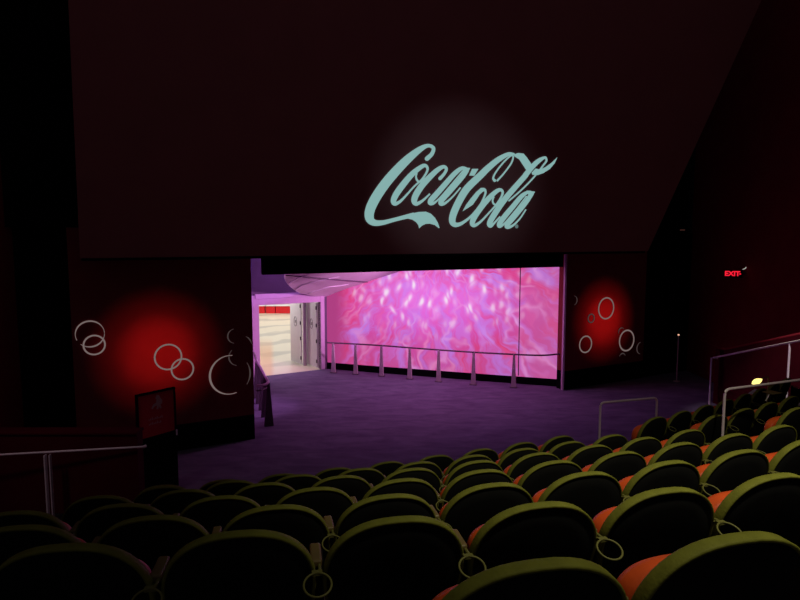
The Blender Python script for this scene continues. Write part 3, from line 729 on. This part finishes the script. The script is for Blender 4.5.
lr_ = empty('entry_railing', 'short curved purple railing on tapering dark posts beside the left pillar', 'railing', on_z(268, 425))
tops = []
for px, py in ((257.5, 398), (260, 403.5), (262.8, 410), (265.5, 417), (269, 426)):
    p = on_z(px, py); q = p-lr_.location; o = post_mesh(1.04, .11, .035, .03).build('post', M['darkpost'], lr_, q); o.rotation_euler.z = .4
    bev(o, .006); tops.append(q+Vector((0, 0, 1.06)))
st = Vector((-4.33, 17.6, 1.06))-Vector((lr_.location.x, lr_.location.y, 0)); en = Vector((-3.30, 13.55, 1.06))-Vector((lr_.location.x, lr_.location.y, 0))
MB().tube(crv([st]+tops+[tops[-1].lerp(en, .55)+Vector((.05, -.10, 0)), en], 5), .032, 8).build('handrail', M['purple_rail'], lr_)
MB().tube(crv([v-Vector((0, 0, .12)) for v in [tops[-1]+Vector((0, .1, 0)), tops[-1].lerp(en, .55)+Vector((.03, -.05, 0)), en]], 5), .018, 8).build('lower_bar', M['rail'], lr_)

# ---------------------------------------------------------------- small fittings
def text(body, size, m, name, parent, loc, rot, ext=.004):
    cu = bpy.data.curves.new(name, 'FONT'); cu.body = body; cu.size = size; cu.align_x = 'CENTER'; cu.align_y = 'CENTER'; cu.extrude = ext; cu.offset = .008
    t = bpy.data.objects.new('tmp', cu); C.objects.link(t); bpy.context.view_layer.update()
    me = bpy.data.meshes.new_from_object(t.evaluated_get(bpy.context.evaluated_depsgraph_get())); bpy.data.objects.remove(t)
    me.materials.clear(); me.materials.append(m)
    o = bpy.data.objects.new(name, me); C.objects.link(o); o.parent = parent; o.location = loc; o.rotation_euler = rot; return o
c = at_y(733.5, 273.8, 17.0)
ex = empty('exit_sign', 'small glowing red exit sign mounted on the right wall', 'exit sign', c, -.45)
bev(MB().box((0, .04, 0), (.46, .07, .22)).build('housing', M['matte'], ex), .01)
text('EXIT', .185, M['exit_red'], 'lettering', ex, (-.03, -.002, 0), (PI/2, 0, 0))
MB().prism([(.145, -.002, -.03), (.20, -.002, 0), (.145, -.002, .03)], (0, -.006, 0)).build('arrow', M['exit_red'], ex)
MB().tube([(.05, .06, .0), (.40, .12, .0)], .012, 6).build('bracket', M['matte'], ex)
c2_ = at_y(744.5, 268.5, 16.9)
el = empty('emergency_lamp', 'tiny pale lamp head just right of the exit sign', 'lamp', c2_)
MB().tube([(-.05, 0, -.02), (.02, 0, -.005), (.045, 0, .04)], .012, 8).build('lens', M['lamp_white'], el)
MB().tube([(0, .01, 0), (.12, .14, -.02), (RX-c2_.x, .2, -.02)], .012, 6).build('arm', M['matte'], el)
for (px, py, Y, lab) in ((682, 230, fw_y(9.2)-.02, 'dim reddish lamp high on the black wall right of the screen'), (32, 214, 11.42, 'dim reddish lamp high on the black wall left of the screen')):
    c = at_y(px, py, Y); e = empty('aisle_lamp', lab, 'lamp', c)
    bev(MB().box((0, 0, 0), (.26, .06, .09)).build('housing', M['matte'], e), .01)
    MB().box((0, -.033, 0), (.16, .006, .035)).build('lens', M['dim'], e)
bp_ = on_z(676.5, 381.5)
bo = empty('slim_post', 'slim dark post with a tiny glowing tip at the right of the carpet', 'post', bp_)
tp = at_y(676, 335.5, bp_.y).z
MB().tube([(0, 0, 0), (0, 0, tp)], .02, 8).build('shaft', M['postm'], bo); MB().tube([(0, 0, 0), (0, 0, .02)], .10, 14).build('base', M['postm'], bo)
MB().tube([(0, 0, tp), (0, 0, tp+.04)], .028, 8).build('tip_lamp', M['dot'], bo)

# yellow lamp glowing above the far right seats, pale rod below it
c = at_y(757, 381.5, 9.0)
yl = empty('reading_lamp', 'small glowing yellow lamp head above the far right seats', 'lamp', c)
hd_ = MB(); rows_ = []
pts = [Vector((-.075, 0, -.035))+Vector((.15, 0, .07))*k/8 for k in range(9)]
hd_.tube(pts, .03, 12, rr=[.008, .026, .038, .044, .045, .042, .034, .024, .008]); hd_.build('lamp_head', M['yellow'], yl)
MB().tube(crv([Vector((.07, 0, .03)), Vector((.14, .02, .06)), Vector((.19, .03, .03)), Vector((.20, .04, -.3)), Vector((.20, .04, zf+.05-c.z))], 6), .010, 8).build('stem', M['arm'], yl)
c = at_y(767.5, 397.5, 8.3)
kp = empty('folded_tray', 'pale rod and brown tray catching light among the far right seats', 'tray', c)
MB().tube([(-.022, 0, -.05), (.025, 0, .06)], .009, 8).build('rod', M['white'], kp)
bev(MB().box((.09, .05, .06), (.20, .16, .012), .4).build('tray_top', M['arm'], kp), .004)
MB().tube([(.09, .05, .05), (.10, .05, -.25)], .015, 8).build('support', M['black'], kp)

# ---------------------------------------------------------------- light
def aim(o, p): o.rotation_euler = (Vector(p)-o.location).to_track_quat('-Z', 'Y').to_euler()
def spot(loc, to, W, col, deg, blend, r=.02):
    l = bpy.data.lights.new('spot', 'SPOT'); l.energy = W; l.color = col; l.spot_size = math.radians(deg); l.spot_blend = blend; l.shadow_soft_size = r
    o = bpy.data.objects.new('spot_light', l); C.objects.link(o); o.location = loc; aim(o, to); return o
def area(loc, to, W, col, sx, sy):
    l = bpy.data.lights.new('area', 'AREA'); l.shape = 'RECTANGLE'; l.size = sx; l.size_y = sy; l.energy = W; l.color = col
    o = bpy.data.objects.new('area_light', l); C.objects.link(o); o.location = loc; aim(o, to); return o
# house light over the seats
spot((2.7, 1.0, 10.5), (3.0, 3.6, 2.4), 1750, (1, .93, .60), 60, 1.0, .15)
# red uplighter pools
for px, py, W in ((159, 352, 1.0), (604, 320, 1.35)):
    c = wall_pt(px, py)
    spot(c+FN*2.6+Vector((0, 0, .1)), c, 60*W, (1, .055, .05), 58, 1.0, .02)
    spot(c+FN*2.6+Vector((0, 0, .4)), c, 95*W, (1, .06, .05), 38, 1.0, .02)
# projector spill about the logo
spot((.3, -1.5, 6.5), scr(458, 188), 700, (.50, .95, .95), 16.5, 1.0, .02)
# overhead alcove lamps, then added spots with no known fixtures
area((-1.2, 17.3, 4.5), (-1.8, 17.9, 0), 105, (.58, .30, .98), 1.6, .6)
area((1.2, 16.6, 4.5), (.6, 17.2, 0), 85, (.95, .35, .75), 2.6, .5)
spot((2.2, 16.25, 3.85), (-3.0, 19.4, 2.3), 1500, (.95, .40, .90), 44, .8, .05)  # added spot hidden behind the header, brightens soffit and door frame
spot((3.4, 17.0, 3.9), (-.3, 19.3, .6), 120, (1.0, .60, .80), 60, .8, .05)  # added front fill for the mural railing posts
# lobby lamps, then added fill for the entry railing and door leaves
area((-6.2, 27, 4.3), (-6.2, 27, 0), 280, (.96, .95, .95), 5, 8)
area((-7.5, 34, 4.3), (-7.5, 34.5, 0), 260, (1, .95, .9), 6, 4)
spot((-.2, 16.0, 3.85), (-3.7, 15.6, .9), 420, (.9, .4, .95), 40, .8, .05)  # added spot to brighten the curved entry railing
area((-5.6, 21.6, 3.2), (-3.3, 21.3, 1.2), 45, (1, .93, .95), 1.0, 1.0)  # added fill light for the open door leaves
# added spots without fixtures, brightening the left and right handrails
spot((-5.9, 5.2, 5.2), (-4.6, 7.8, 1.4), 55, (1, .72, .70), 44, 1.0, .25)
spot((7.3, 9.6, 7.5), (8.3, 12.9, 1.8), 1500, (1, .90, .80), 24, 1.0, .05)

w = bpy.data.worlds.new('world'); bpy.context.scene.world = w; w.use_nodes = True
w.node_tree.nodes['Background'].inputs[0].default_value = (.038, .033, .037, 1); w.node_tree.nodes['Background'].inputs[1].default_value = 1.0

cd = bpy.data.cameras.new('camera'); cam = bpy.data.objects.new('camera', cd); C.objects.link(cam)
cd.sensor_width = 36; cd.lens = 36*F/800; cam.location = CAM; cam.rotation_euler = (PI/2-TH, 0, 0); cd.clip_end = 200
sc = bpy.context.scene; sc.camera = cam
sc.view_settings.view_transform = 'Standard'; sc.view_settings.look = 'None'; sc.view_settings.exposure = 0; sc.view_settings.gamma = 1; sc.view_settings.use_curve_mapping = False
